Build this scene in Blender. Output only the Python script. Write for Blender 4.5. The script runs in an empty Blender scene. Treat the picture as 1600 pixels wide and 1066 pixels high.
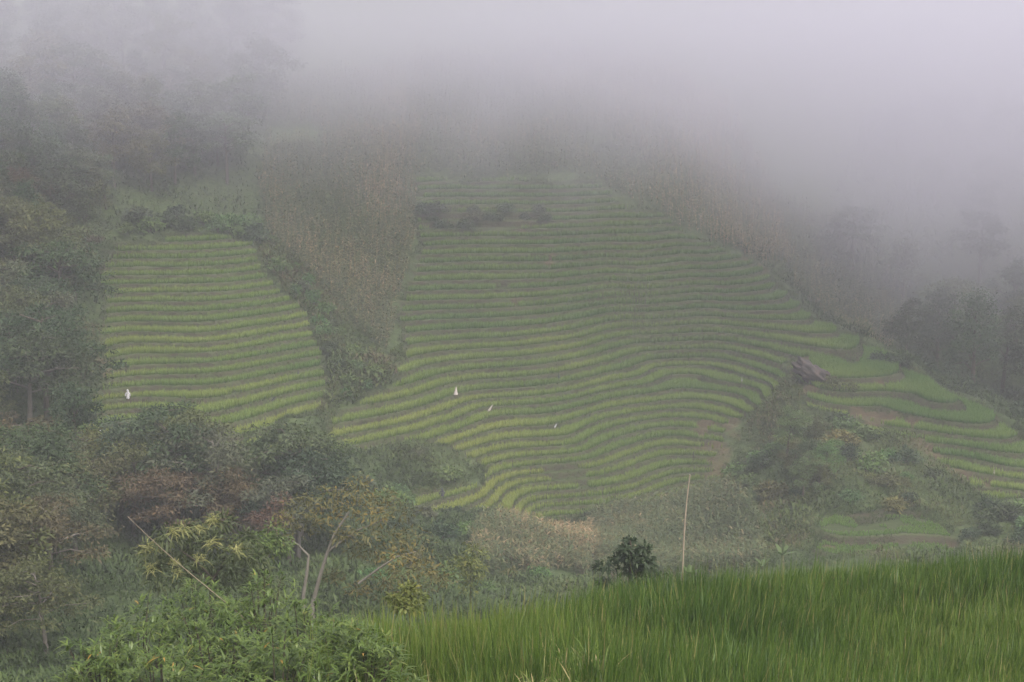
import bpy, math, random
import numpy as np
from mathutils import Vector

# ------------------------------------------------------------------ camera, sky, sun, exposure
scene = bpy.context.scene
F_PX, CX, CY, HORIZON = 2500.0, 800.0, 533.0, 100.0      # focal length and centre in photo pixels
PITCH = math.atan((CY - HORIZON) / F_PX)
cam_data = bpy.data.cameras.new("camera")
cam_data.sensor_width = 36.0
cam_data.lens = 36.0 * F_PX / 1600.0
cam_data.clip_start, cam_data.clip_end = 0.1, 3000.0
cam = bpy.data.objects.new("camera", cam_data)
scene.collection.objects.link(cam)
cam.location = (0, 0, 0)
cam.rotation_euler = (math.radians(90) - PITCH, 0, 0)
scene.camera = cam

world = bpy.data.worlds.new("World")
scene.world = world
world.use_nodes = True
wt = world.node_tree
bg = wt.nodes["Background"]
sky = wt.nodes.new("ShaderNodeTexSky")
sky.sky_type = 'NISHITA'
sky.sun_disc = False
SUN_EL, SUN_ROT = math.radians(58), math.radians(150)
sky.sun_elevation = SUN_EL
sky.sun_rotation = SUN_ROT
sky.air_density = 1.0
sky.dust_density = 6.0
sky.ozone_density = 1.0
hsv = wt.nodes.new("ShaderNodeHueSaturation")            # overcast: the blue of the clear sky is mostly lost in cloud
hsv.inputs["Saturation"].default_value = 0.42
wt.links.new(sky.outputs[0], hsv.inputs["Color"])
wt.links.new(hsv.outputs[0], bg.inputs[0])
bg.inputs[1].default_value = 0.12

sun_data = bpy.data.lights.new("sun", 'SUN')
sun_data.energy = 0.8
sun_data.angle = math.radians(25)
sun_data.color = (1.0, 0.96, 0.90)
sun = bpy.data.objects.new("sun", sun_data)
scene.collection.objects.link(sun)
sd = Vector((math.cos(SUN_EL) * math.sin(SUN_ROT), math.cos(SUN_EL) * math.cos(SUN_ROT), math.sin(SUN_EL)))
sun.rotation_euler = sd.to_track_quat('Z', 'Y').to_euler()
sun.location = sd * 100

vs = scene.view_settings
vs.view_transform = 'Standard'
vs.look = 'None'
vs.exposure = 1.45
vs.gamma = 1.0
vs.use_curve_mapping = False
cy = scene.cycles
cy.max_bounces = 6
cy.diffuse_bounces = 3
cy.glossy_bounces = 2
cy.transmission_bounces = 3
cy.transparent_max_bounces = 8
cy.volume_bounces = 2
cy.use_denoising = True
cy.sample_clamp_indirect = 6.0
scene.render.film_transparent = False

# ------------------------------------------------------------------ helpers
rng = np.random.default_rng(11)
COL = scene.collection
SP, CP = math.sin(PITCH), math.cos(PITCH)

def ray(u, v):
    a, b = (u - CX) / F_PX, (CY - v) / F_PX
    return np.array([a, CP + b * SP, -SP + b * CP])

def at(u, v, y):                                          # the point seen at a photo pixel, at depth y
    d = ray(u, v)
    return d * (y / d[1])

def value_noise(x, y, seed, scale):
    r = np.random.default_rng(seed)
    T = r.random((64, 64))
    x = np.asarray(x) / scale + 17.3
    y = np.asarray(y) / scale + 5.7
    xi, yi = np.floor(x).astype(int), np.floor(y).astype(int)
    fx, fy = x - xi, y - yi
    fx, fy = fx * fx * (3 - 2 * fx), fy * fy * (3 - 2 * fy)
    a, b = T[xi % 64, yi % 64], T[(xi + 1) % 64, yi % 64]
    c, d = T[xi % 64, (yi + 1) % 64], T[(xi + 1) % 64, (yi + 1) % 64]
    return (a * (1 - fx) + b * fx) * (1 - fy) + (c * (1 - fx) + d * fx) * fy - 0.5

def fbm(x, y, seed, scale, octs=3):
    return sum(value_noise(x, y, seed + k, scale / 2 ** k) / 2 ** k for k in range(octs))

def sstep(a, b, x):
    t = np.clip((x - a) / (b - a), 0, 1)
    return t * t * (3 - 2 * t)

def build(name, verts, faces, mat, parent=None, attrs=None, smooth=False):
    """one mesh object from arrays; faces is an (n,4) or (n,3) array"""
    me = bpy.data.meshes.new(name)
    verts = np.ascontiguousarray(verts, dtype=np.float32)
    faces = np.ascontiguousarray(faces, dtype=np.int32)
    n, k = faces.shape
    me.vertices.add(len(verts))
    me.vertices.foreach_set("co", verts.ravel())
    me.loops.add(n * k)
    me.loops.foreach_set("vertex_index", faces.ravel())
    me.polygons.add(n)
    me.polygons.foreach_set("loop_start", np.arange(0, n * k, k, dtype=np.int32))
    try:
        me.polygons.foreach_set("loop_total", np.full(n, k, dtype=np.int32))
    except Exception:
        pass
    me.polygons.foreach_set("use_smooth", np.full(n, smooth, dtype=bool))
    me.update(calc_edges=True)
    for an, arr in (attrs or {}).items():
        at_ = me.attributes.new(an, 'FLOAT', 'POINT')
        at_.data.foreach_set("value", np.ascontiguousarray(arr, dtype=np.float32))
    if mat:
        me.materials.append(mat)
    o = bpy.data.objects.new(name, me)
    COL.objects.link(o)
    if parent:
        o.parent = parent
    return o

def unit(a):
    return a / np.maximum(np.linalg.norm(a, axis=-1, keepdims=True), 1e-9)

class Acc:
    """collects quad strips (leaves, blades, tubes) into one mesh"""
    def __init__(self):
        self.v, self.f, self.n, self.t, self.h = [], [], 0, [], []
    def add(self, v, f, tint, h):
        self.v.append(v); self.f.append(f + self.n); self.n += len(v)
        self.t.append(np.broadcast_to(tint, (len(v),)) if np.ndim(tint) == 0 else tint)
        self.h.append(np.broadcast_to(h, (len(v),)) if np.ndim(h) == 0 else h)
    def leaves(self, base, d, nrm, L, W, droop=0.3, prof=(0.3, 1.0, 0.08), tint=None, grav=None):
        """a curved strip per row: base point, direction, facing normal, length, width"""
        base, d = np.asarray(base, float), unit(np.asarray(d, float))
        n = len(base)
        if n == 0: return
        L = np.broadcast_to(L, (n,)); W = np.broadcast_to(W, (n,)); droop = np.broadcast_to(droop, (n,))
        s = unit(np.cross(d, nrm))
        k = len(prof)
        rows = np.linspace(0, 1, k)
        V = np.zeros((n, k, 2, 3))
        g = np.array([0, 0, -1.0]) if grav is None else grav
        for i, t in enumerate(rows):
            c = base + d * (L * t)[:, None] + g * (droop * L * t * t)[:, None]
            w = (W * prof[i] * 0.5)[:, None]
            V[:, i, 0] = c - s * w
            V[:, i, 1] = c + s * w
        idx = np.arange(n * k * 2).reshape(n, k, 2)
        q = np.stack([idx[:, :-1, 0], idx[:, :-1, 1], idx[:, 1:, 1], idx[:, 1:, 0]], -1).reshape(-1, 4)
        if tint is None: tint = rng.random(n)
        tt = np.repeat(np.broadcast_to(tint, (n,)), k * 2)
        hh = np.tile(np.repeat(rows, 2), n)
        self.add(V.reshape(-1, 3), q, tt, hh)
    def tube(self, pts, radii, seg=6, tint=0.5):
        pts = np.asarray(pts, float); m = len(pts)
        radii = np.broadcast_to(radii, (m,))
        tan = unit(np.gradient(pts, axis=0))
        ref = np.array([1.0, 0, 0]) if abs(tan[0][0]) < 0.8 else np.array([0, 1.0, 0])
        a = unit(np.cross(tan, ref)); b = np.cross(tan, a)
        ang = np.linspace(0, 2 * np.pi, seg, endpoint=False)
        V = pts[:, None] + radii[:, None, None] * (np.cos(ang)[None, :, None] * a[:, None] + np.sin(ang)[None, :, None] * b[:, None])
        idx = np.arange(m * seg).reshape(m, seg)
        nx = np.roll(idx, -1, 1)
        q = np.stack([idx[:-1], nx[:-1], nx[1:], idx[1:]], -1).reshape(-1, 4)
        self.add(V.reshape(-1, 3), q, tint, np.repeat(np.linspace(0, 1, m), seg))
        cap = np.concatenate([V[-1], pts[-1:] + tan[-1:] * radii[-1] * 0.5])          # closed tip
        ci = np.arange(seg)
        self.add(cap, np.stack([ci, (ci + 1) % seg, np.full(seg, seg), np.full(seg, seg)], -1), tint, 1.0)
    def sheet(self, V, tint=0.5, h=0.5, closed=False):
        """grid of points (r,c,3)"""
        r, c = V.shape[:2]
        idx = np.arange(r * c).reshape(r, c)
        if closed:
            nx = np.roll(idx, -1, 1)
            q = np.stack([idx[:-1], nx[:-1], nx[1:], idx[1:]], -1).reshape(-1, 4)
        else:
            q = np.stack([idx[:-1, :-1], idx[:-1, 1:], idx[1:, 1:], idx[1:, :-1]], -1).reshape(-1, 4)
        self.add(V.reshape(-1, 3), q, tint, h)
    def build(self, name, mat, parent=None, smooth=False):
        v = np.concatenate(self.v); f = np.concatenate(self.f)
        return build(name, v, f, mat, parent, {"tint": np.concatenate(self.t), "along": np.concatenate(self.h)}, smooth)

def tag(o, label=None, cat=None, group=None, kind=None):
    if label: o["label"] = label
    if cat: o["category"] = cat
    if group: o["group"] = group
    if kind: o["kind"] = kind
    return o

def empty(name, loc, label, cat, group=None, rz=0.0, scale=1.0):
    o = bpy.data.objects.new(name, None)
    o.empty_display_size = 0.5
    COL.objects.link(o)
    o.location = loc
    o.rotation_euler = (0, 0, rz)
    o.scale = (scale,) * 3 if np.ndim(scale) == 0 else scale
    return tag(o, label, cat, group)

def copy_tree(o, name, parent=None):
    c = o.copy(); c.name = name
    COL.objects.link(c)
    if parent: c.parent = parent
    for ch in list(o.children):
        copy_tree(ch, ch.name.split('.')[0], c)
    return c

# ------------------------------------------------------------------ materials
def new_mat(name):
    m = bpy.data.materials.new(name)
    m.use_nodes = True
    nt = m.node_tree
    return m, nt, nt.nodes["Principled BSDF"], nt.nodes["Material Output"]

def ramp(nt, stops):
    r = nt.nodes.new("ShaderNodeValToRGB")
    cr = r.color_ramp
    cr.elements[0].position, cr.elements[0].color = stops[0][0], (*stops[0][1], 1)
    cr.elements[1].position, cr.elements[1].color = stops[-1][0], (*stops[-1][1], 1)
    for p, c in stops[1:-1]:
        e = cr.elements.new(p); e.color = (*c, 1)
    return r

def attr(nt, name):
    a = nt.nodes.new("ShaderNodeAttribute"); a.attribute_name = name
    return a.outputs["Fac"]

def mixc(nt, fac, a, b, mode='MIX'):
    m = nt.nodes.new("ShaderNodeMix"); m.data_type = 'RGBA'; m.blend_type = mode
    for sock, val in ((m.inputs[0], fac), (m.inputs[6], a), (m.inputs[7], b)):
        if isinstance(val, (int, float)): sock.default_value = val
        elif isinstance(val, tuple): sock.default_value = (*val, 1)
        else: nt.links.new(val, sock)
    return m.outputs[2]

def noise(nt, scale, detail=3, rough=0.55, coord="Object"):
    tc = nt.nodes.new("ShaderNodeTexCoord")
    n = nt.nodes.new("ShaderNodeTexNoise")
    n.inputs["Scale"].default_value = scale
    n.inputs["Detail"].default_value = detail
    n.inputs["Roughness"].default_value = rough
    nt.links.new(tc.outputs[coord], n.inputs["Vector"])
    return n.outputs["Fac"]

def leafy(name, stops, along=None, objcol=False, transl=0.3, rough=0.55, spec=0.25):
    """leaf material: colour from the leaf's own tint, changing from base to tip, optionally times the plant's own colour"""
    m, nt, p, out = new_mat(name)
    r = ramp(nt, stops); nt.links.new(attr(nt, "tint"), r.inputs[0])
    c = r.outputs[0]
    if along:
        r2 = ramp(nt, along); nt.links.new(attr(nt, "along"), r2.inputs[0])
        c = mixc(nt, 1.0, c, r2.outputs[0], 'MULTIPLY')
    if objcol:
        oi = nt.nodes.new("ShaderNodeObjectInfo")
        c = mixc(nt, 1.0, c, oi.outputs["Color"], 'MULTIPLY')
    nt.links.new(c, p.inputs["Base Color"])
    p.inputs["Roughness"].default_value = rough
    p.inputs["Specular IOR Level"].default_value = spec
    tr = nt.nodes.new("ShaderNodeBsdfTranslucent"); nt.links.new(c, tr.inputs[0])
    mx = nt.nodes.new("ShaderNodeMixShader"); mx.inputs[0].default_value = transl
    nt.links.new(p.outputs[0], mx.inputs[1]); nt.links.new(tr.outputs[0], mx.inputs[2])
    nt.links.new(mx.outputs[0], out.inputs[0])
    return m

def plain(name, a, b, scale=6.0, rough=0.8, detail=4):
    m, nt, p, out = new_mat(name)
    nt.links.new(mixc(nt, noise(nt, scale, detail), a, b), p.inputs["Base Color"])
    p.inputs["Roughness"].default_value = rough
    p.inputs["Specular IOR Level"].default_value = 0.2
    return m

# ------------------------------------------------------------------ terrain
# spot heights read off the photograph: pixel (u, v) and the depth of the ground there
SPOTS = [
 # main terraced slope
 (660,290,196),(800,288,197),(920,295,197.5),(760,400,186),(640,420,182),(900,440,184),(1000,450,188),(1094,440,193.5),(1190,425,202),
 (750,470,177.4),(1000,330,199),(1080,368,200),(640,520,170),(800,570,168),(913,551,174.5),(1000,574,179.5),(1100,560,184.5),(1100,595,177.5),(1190,609,172),
 (762,640,161.5),(669,671,152),(500,701,142),(643,596,159.5),(500,664,147),(860,815,146.5),(1000,785,152),(1150,750,160),(1050,680,166),(900,690,156),(900,750,151),
 (1190,520,186),(1000,520,186),(640,790,137),(640,735,143),(750,760,144),(1130,700,162),
 # ridge and right spur
 (1235,470,195),(1300,512,186),(1345,545,178),(1400,582,168),(1465,622,158),(1530,672,149),(1592,722,142),(1270,580,168),(1380,630,160),(1250,640,160),
 (1440,665,152),(1500,720,145),(1560,770,138),(1250,700,146),(1250,760,139),(1380,720,144),(1450,760,137),(1250,810,132),(1380,820,128.5),(1300,820,128.5),(1460,820,128.5),(1380,855,124.5),(1300,855,124.5),(1470,855,124.5),(1380,790,133.5),(1300,790,134),(1470,790,133.5),
 (1100,800,144),(1100,880,129),(1610,825,126),(1600,860,121),(1200,870,126),
 # lower middle
 (900,850,131),(700,850,121),(700,920,108),(950,900,118),(600,900,103),(560,760,132),
 # gully, maize slope, small plot
 (590,560,161),(480,600,153),(150,640,142),(300,650,140.5),(300,695,137.3),(170,690,137.5),(160,420,163.5),(280,385,167),(400,390,171),(480,500,164),(150,520,153),(300,520,154),
 (440,300,187),(600,300,193),(600,450,177.5),(520,450,174),(540,380,182),
 # upper slope in the cloud
 (300,300,180),(300,150,203),(50,300,165),(50,450,148),(50,600,132),(50,150,190),(640,150,217),(1000,250,206),(1000,100,232),(800,100,227),
 (1300,300,228),(1500,380,222),(1450,520,206),(1600,560,200),(1600,400,218),(1300,100,262),(1550,150,265),
 # lower left
 (50,750,115),(50,850,100),(150,930,88),(60,1050,69),(300,800,112),(300,735,126),(450,800,118),(450,720,133),(500,950,88),(200,900,95),(-150,900,92),(-200,600,128),(-200,300,160),
]
PTS = [at(*s) for s in SPOTS]
PTS += [np.array(p, float) for p in [
 # gully behind the right ridge
 (45,197,-36),(56,182,-39),(62,165,-42),(70,150,-45),(85,170,-40),(90,140,-44),(95,210,-22),(110,240,0),
 # far and outer ground
 (-40,330,62),(40,330,58),(0,280,32),(-60,270,36),(60,300,28),(110,330,40),(-120,300,62),(-110,220,22),(-110,160,0),(-110,100,-18),(-110,40,-16),(120,100,-46),(120,40,-30),
 (-90,-40,6),(0,-40,5),(90,-40,4),
 # the camera's own hillside and the near paddy knoll
 (0,0,-1.75),(8,0,-1.9),(-8,0,-2.2),(0,8,-4.6),(10,8,-4.9),(-8,8,-6.2),(30,10,-6.5),(-30,8,-11),
 (-20,25,-18),(-9,22,-11.6),(-12,34,-17.5),(-6.5,58,-23.2),(-18,60,-24.5),(5,50,-20.5),(16,60,-23),(30,60,-24),(4,75,-31),(20,85,-34),(40,85,-32),(55,100,-36),(45,50,-19),
]]
for u, v, y in [(600,1066,19.5),(800,1066,20),(1000,1066,20.2),(1300,1066,20.5),(1600,1066,21),(480,975,23.5),(640,965,24.5),(800,936,27.5),(1000,905,30),(1300,872,33),(1600,860,35),(1750,860,36),(1300,960,26),(1000,980,25),(1600,960,27)]:
    p = at(u, v, y); p[2] -= 0.85
    PTS.append(p)
for u, v, y in [(1300,872,33),(1600,860,35),(1000,905,30),(800,936,27.5),(640,965,24.5)]:
    p = at(u, v, y); PTS.append(np.array([p[0]*1.12, y + 4.5, p[2] - 3.3]))
PTS = np.array(PTS)

def tps_fit(P, lam):
    n = len(P); s = 50.0
    X = P[:, :2] / s
    d2 = ((X[:, None] - X[None]) ** 2).sum(-1)
    K = np.where(d2 > 0, 0.5 * d2 * np.log(np.maximum(d2, 1e-12)), 0) + lam * np.eye(n)
    A = np.zeros((n + 3, n + 3)); A[:n, :n] = K
    A[:n, n] = 1; A[:n, n+1:] = X; A[n, :n] = 1; A[n+1:, :n] = X.T
    b = np.zeros(n + 3); b[:n] = P[:, 2]
    w = np.linalg.solve(A, b)
    return X, w, s
TX, TW, TS = tps_fit(PTS, 0.0012)

def smooth_z(x, y):
    x, y = np.asarray(x, float), np.asarray(y, float)
    sh = x.shape; q = np.stack([x.ravel(), y.ravel()], -1) / TS
    out = np.zeros(len(q)); n = len(TX)
    for i in range(0, len(q), 20000):
        c = q[i:i+20000]
        d2 = ((c[:, None] - TX[None]) ** 2).sum(-1)
        out[i:i+20000] = (0.5 * d2 * np.log(np.maximum(d2, 1e-12))) @ TW[:n] + TW[n] + c @ TW[n+1:]
    return out.reshape(sh)

# coarse lookup of the smooth ground, for quick queries
GX, GY = np.arange(-130, 130.1, 1.0), np.arange(-45, 335.1, 1.0)
GZ = smooth_z(*np.meshgrid(GX, GY, indexing='ij'))
def lut(G, x, y):
    x, y = np.asarray(x, float), np.asarray(y, float)
    fx, fy = np.clip((x - GX[0]), 0, len(GX) - 1.001), np.clip((y - GY[0]), 0, len(GY) - 1.001)
    i, j = fx.astype(int), fy.astype(int); fx, fy = fx - i, fy - j
    return (G[i, j] * (1-fx) + G[i+1, j] * fx) * (1-fy) + (G[i, j+1] * (1-fx) + G[i+1, j+1] * fx) * fy

def hit(u, v, y0=40.0, y1=330.0):
    """first ground point that a photo pixel sees beyond depth y0"""
    d = ray(u, v); ys = np.arange(y0, y1, 0.25)
    p = d[None] * (ys / d[1])[:, None]
    below = p[:, 2] < lut(GZ, p[:, 0], p[:, 1])
    k = np.argmax(below) if below.any() else len(ys) - 1
    return p[k]

def region(pix, y0=40.0):
    return np.array([hit(u, v, y0)[:2] for u, v in pix])

def inside(poly, x, y):
    x, y = np.asarray(x), np.asarray(y); r = np.zeros(x.shape, bool)
    n = len(poly); j = n - 1
    for i in range(n):
        xi, yi = poly[i]; xj, yj = poly[j]
        c = ((yi > y) != (yj > y)) & (x < (xj - xi) * (y - yi) / ((yj - yi) if yj != yi else 1e-9) + xi)
        r ^= c; j = i
    return r

def edge_dist(poly, x, y):
    """signed distance to the outline, positive inside"""
    x, y = np.asarray(x, float), np.asarray(y, float); best = np.full(x.shape, 1e9)
    n = len(poly)
    for i in range(n):
        a, b = poly[i], poly[(i + 1) % n]; ab = b - a
        t = np.clip(((x - a[0]) * ab[0] + (y - a[1]) * ab[1]) / max(ab @ ab, 1e-9), 0, 1)
        best = np.minimum(best, np.hypot(x - a[0] - t * ab[0], y - a[1] - t * ab[1]))
    return np.where(inside(poly, x, y), best, -best)

MAIN = region([(655,283),(760,281),(860,287),(925,293),(1000,328),(1080,366),(1190,424),(1235,466),(1290,506),(1335,541),(1390,581),(1455,616),(1500,648),(1540,684),(1590,726),
 (1650,790),(1560,778),(1490,745),(1440,695),(1370,672),(1290,645),(1262,636),(1245,600),(1235,562),(1215,600),(1190,637),(1140,662),(1130,690),(1105,722),(1160,748),(1100,768),(1000,787),(860,818),(760,808),(640,798),(630,775),(735,752),(760,735),(700,702),(640,690),(510,706),
 (505,655),(600,612),(622,592),(622,540),(636,450),(646,400),(655,360)])
# the paddies run on over the brow of the spur
for i in range(9, 16):
    MAIN[i] += np.array([3.2, 3.0])
PLOT = region([(190,383),(398,383),(415,420),(450,460),(490,510),(510,560),(522,600),(505,645),(455,660),(400,694),(310,700),(250,690),(180,705),(110,670),(130,640),(150,590),(160,540),(160,480),(165,420)])
LOW = region([(1300,800),(1380,788),(1450,800),(1490,845),(1500,875),(1270,875),(1285,830)])

def patches(x, y):
    """strips of neighbouring paddies are out of step with each other: half a level across a few worn lines"""
    w = 3.0 * fbm(x, y, 91, 14)
    a = sstep(-3.0, 3.0, x - 13.5 - 0.12 * (y - 180) + w)
    b = sstep(-3.0, 3.0, x - 27.0 + 0.25 * (y - 185) + w)
    c = sstep(-3.0, 3.0, x + 4.0 - 0.5 * (y - 150) - w) * sstep(163, 160, y)
    return 0.45 * a + 0.4 * b + 0.0 * c

H_MAIN, H_PLOT, H_LOW = 0.84, 0.74, 0.56
Z_STEP = -34.0                                            # below this the steps of the big slope are lower
def to_level(z, h):
    if h != H_MAIN: return z / h
    return np.where(z > Z_STEP, z / h, Z_STEP / h + (z - Z_STEP) / (h * 0.74))
def from_level(n, h):
    if h != H_MAIN: return n * h
    n0 = Z_STEP / h
    return np.where(n > n0, n * h, Z_STEP + (n - n0) * h * 0.74)
def levels(z, x, y, h):
    n = to_level(z, h) + 0.4 * fbm(x * 0.6, y, 31, 22, 2) + 0.075 * fbm(x, y, 32, 6, 2)
    n = n + (0.55 if h == H_MAIN else 0.4) * value_noise(n, 0.02 * np.asarray(x), 33, 1.7)      # uneven widths, drifting along the slope
    if h == H_MAIN: n = n + patches(x, y)
    return n

def terrace(n, h, r=0.20):
    k = np.floor(n); f = n - k
    rise = np.clip((f - (1 - r)) / r, 0, 1)
    z0, z1 = from_level(k, h), from_level(k + 1, h)
    z = z0 + (z1 - z0) * rise
    z = z + 0.09 * np.exp(-((f - 0.05) / 0.03) ** 2)                      # bund on the lip of each paddy
    return z, k, f

def ground(x, y, full=False):
    x, y = np.asarray(x, float), np.asarray(y, float)
    z0 = lut(GZ, x, y)
    far = sstep(45, 70, y)
    rough = (1.3 * fbm(x, y, 5, 9, 4)) * far + 0.18 * fbm(x, y, 8, 2.0, 2)
    z = z0 + rough
    mask = np.zeros(x.shape); kk = np.zeros(x.shape); ff = np.full(x.shape, -1.0); which = np.zeros(x.shape, int)
    wob = 1.5 * fbm(x, y, 44, 4, 3)
    for w, (poly, h) in enumerate(((MAIN, H_MAIN), (PLOT, H_PLOT), (LOW, H_LOW)), 1):
        bb = (x > poly[:, 0].min() - 3) & (x < poly[:, 0].max() + 3) & (y > poly[:, 1].min() - 3) & (y < poly[:, 1].max() + 3)
        if not bb.any(): continue
        xs, ys = x[bb], y[bb]
        m = sstep(-0.9, 0.5, edge_dist(poly, xs, ys) + wob[bb])
        n = levels(z0[bb], xs, ys, h)
        zt, k, f = terrace(n, h)
        if w == 1: zt = zt - h * patches(xs, ys)
        z[bb] = z[bb] * (1 - m) + zt * m
        mm = mask[bb]; better = m > mm
        mm[better] = m[better]; mask[bb] = mm
        t_ = kk[bb]; t_[better] = k[better]; kk[bb] = t_
        t_ = ff[bb]; t_[better] = f[better]; ff[bb] = t_
        t_ = which[bb]; t_[better] = w; which[bb] = t_
    if full: return z, mask, kk, ff, which
    return z

# ------------------------------------------------------------------ the ground: one sheet
gx = np.concatenate([np.arange(-130, -58, 3.0), np.arange(-58, 62, 0.36), np.arange(62, 130.1, 3.0)])
gy = np.concatenate([np.arange(-45, 15, 1.5), np.arange(15, 45, 0.5), np.arange(45, 120, 0.8), np.arange(120, 214, 0.13), np.arange(214, 335, 2.0)])
XX, YY = np.meshgrid(gx, gy, indexing='ij')
ZZ, MK, KK, FF, WH = ground(XX, YY, True)
SOILS = [(1105,665,2.2,1),(1135,660,2.0,1),(1120,700,1.6,.9),(1115,725,1.6,.9),(1128,735,1.4,.8),(1255,562,2.0,1),(1272,575,1.6,.9),(1262,605,1.4,1),(1350,645,2.6,1),(1385,650,2.4,.9),(1420,655,1.6,.7),(1330,600,1.6,.6),
 (1450,700,2.0,1),(1470,728,1.8,1),(1500,745,2.2,1),(1440,690,1.8,.8),(1540,742,2.0,.8),(1300,852,1.3,.9),(1480,850,1.3,.8),(1328,530,1.5,.7),(1170,415,1.5,.7),(1195,425,1.5,.7),
 (862,398,1.3,.9),(820,358,1.4,.6),(160,577,1.2,.9),(800,482,3,.45),(1110,520,3,.4),(1450,640,1.6,.5),(1375,600,2.2,.5),(1540,800,2.0,.6)]
soil = np.zeros(XX.shape)
for u, v, r, s_ in SOILS:
    p = hit(u, v, 45)
    d2 = (XX - p[0]) ** 2 + ((YY - p[1]) * 0.7) ** 2
    soil = np.maximum(soil, s_ * np.exp(-d2 / (r * r * 0.6)))
soil = np.clip((soil + 0.9 * fbm(XX, YY, 71, 1.2, 3) - 0.50) * 2.0, 0, 0.42) * (soil > 0.05)
riser = MK * sstep(0.77, 0.83, FF)
bund = MK * np.exp(-((FF - 0.05) / 0.05) ** 2)

gm, nt, p, out = new_mat("ground")
n1, n2, n3 = noise(nt, 0.25, 4), noise(nt, 2.2, 5, 0.65), noise(nt, 0.9, 4, 0.6)
wild = ramp(nt, [(0.3, (0.030, 0.045, 0.016)), (0.55, (0.052, 0.074, 0.026)), (0.75, (0.085, 0.085, 0.040))])
nt.links.new(n2, wild.inputs[0])
bank = ramp(nt, [(0.25, (0.022, 0.026, 0.012)), (0.5, (0.044, 0.038, 0.022)), (0.65, (0.036, 0.046, 0.017)), (0.85, (0.062, 0.048, 0.031))])
nt.links.new(n3, bank.inputs[0])
mud = ramp(nt, [(0.3, (0.030, 0.046, 0.014)), (0.7, (0.046, 0.056, 0.020))]); nt.links.new(n2, mud.inputs[0])
red = ramp(nt, [(0.3, (0.070, 0.044, 0.030)), (0.7, (0.14, 0.085, 0.058))]); nt.links.new(n2, red.inputs[0])
c = mixc(nt, attr(nt, "field"), wild.outputs[0], mud.outputs[0])
c = mixc(nt, attr(nt, "riser"), c, bank.outputs[0])
c = mixc(nt, attr(nt, "bund"), c, (0.085, 0.092, 0.045))
c = mixc(nt, attr(nt, "soil"), c, red.outputs[0])
nt.links.new(c, p.inputs["Base Color"])
p.inputs["Roughness"].default_value = 0.9
p.inputs["Specular IOR Level"].default_value = 0.15
bmp = nt.nodes.new("ShaderNodeBump"); bmp.inputs["Strength"].default_value = 0.6; bmp.inputs["Distance"].default_value = 0.25
nt.links.new(n2, bmp.inputs["Height"]); nt.links.new(bmp.outputs[0], p.inputs["Normal"])
nxg, nyg = XX.shape
ii = np.arange(nxg * nyg).reshape(nxg, nyg)
gq = np.stack([ii[:-1, :-1], ii[1:, :-1], ii[1:, 1:], ii[:-1, 1:]], -1).reshape(-1, 4)
g_ob = build("ground", np.stack([XX, YY, ZZ], -1).reshape(-1, 3), gq, gm, None,
             {"field": MK.ravel(), "riser": riser.ravel(), "bund": bund.ravel() * 0.5, "soil": soil.ravel()}, True)
tag(g_ob, "terraced hillside and valley ground of grass, mud banks and bare red soil", "hillside", kind="structure")

def soil_at(x, y):
    i = np.clip(np.searchsorted(gx, x), 0, nxg - 1); j = np.clip(np.searchsorted(gy, y), 0, nyg - 1)
    return soil[i, j]

# ------------------------------------------------------------------ rice on the far terraces
LEAF3 = (0.55, 1.0, 0.12)
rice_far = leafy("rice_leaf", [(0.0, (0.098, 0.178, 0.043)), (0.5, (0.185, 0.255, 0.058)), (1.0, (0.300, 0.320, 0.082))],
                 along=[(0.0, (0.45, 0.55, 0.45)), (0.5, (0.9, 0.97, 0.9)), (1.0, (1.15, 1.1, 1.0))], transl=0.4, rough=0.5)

def cand(poly, step, jit, pad=0.0):
    x0, y0 = poly.min(0) - pad; x1, y1 = poly.max(0) + pad
    a, b = np.meshgrid(np.arange(x0, x1, step), np.arange(y0, y1, step), indexing='ij')
    a = a.ravel() + rng.uniform(-jit, jit, a.size); b = b.ravel() + rng.uniform(-jit, jit, b.size)
    return a, b

BUSH_BAND = region([(655,330),(700,325),(845,328),(862,345),(845,356),(660,358)])
def far_rice(name, poly, idx, label, ripe, hgt):
    x, y = cand(poly, 0.19, 0.07)
    z, m, k, f, w = ground(x, y, True)
    keep = (w == idx) & (m > 0.93) & (f > 0.045) & (f < 0.83) & (soil_at(x, y) < 0.35) & ~inside(BUSH_BAND, x, y)
    if idx == 3: keep &= fbm(x, y, 57, 2.5, 3) > -0.15
    keep &= fbm(x, y, 51, 5, 3) > -0.6
    x, y, z, k = x[keep], y[keep], z[keep], k[keep]
    n = len(x)
    kt = np.random.default_rng(3).random(400)[(k.astype(int) + 200) % 400]
    base_t = np.clip(ripe(x, y) + 0.30 * (kt - 0.5) + 0.35 * fbm(x, y, 52, 9, 2), 0.03, 0.97)
    A = Acc()
    hh = hgt * np.where(z < -34, 0.84, 1.0) * (0.92 + 0.3 * fbm(x, y, 53, 3.5, 2))
    for j in range(6):
        az = rng.uniform(0, 2 * np.pi, n); lean = rng.uniform(0.04, 0.38, n)
        d = np.stack([np.cos(az) * lean, np.sin(az) * lean, np.ones(n)], -1)
        nrm = np.stack([-np.cos(az), -np.sin(az), lean], -1)
        b = np.stack([x + rng.uniform(-.05, .05, n), y + rng.uniform(-.05, .05, n), z - 0.03], -1)
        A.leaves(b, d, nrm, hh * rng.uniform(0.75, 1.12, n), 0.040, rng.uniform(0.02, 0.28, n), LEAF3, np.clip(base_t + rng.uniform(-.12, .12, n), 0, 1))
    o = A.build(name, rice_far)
    return tag(o, label, "rice", kind="stuff")

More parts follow.
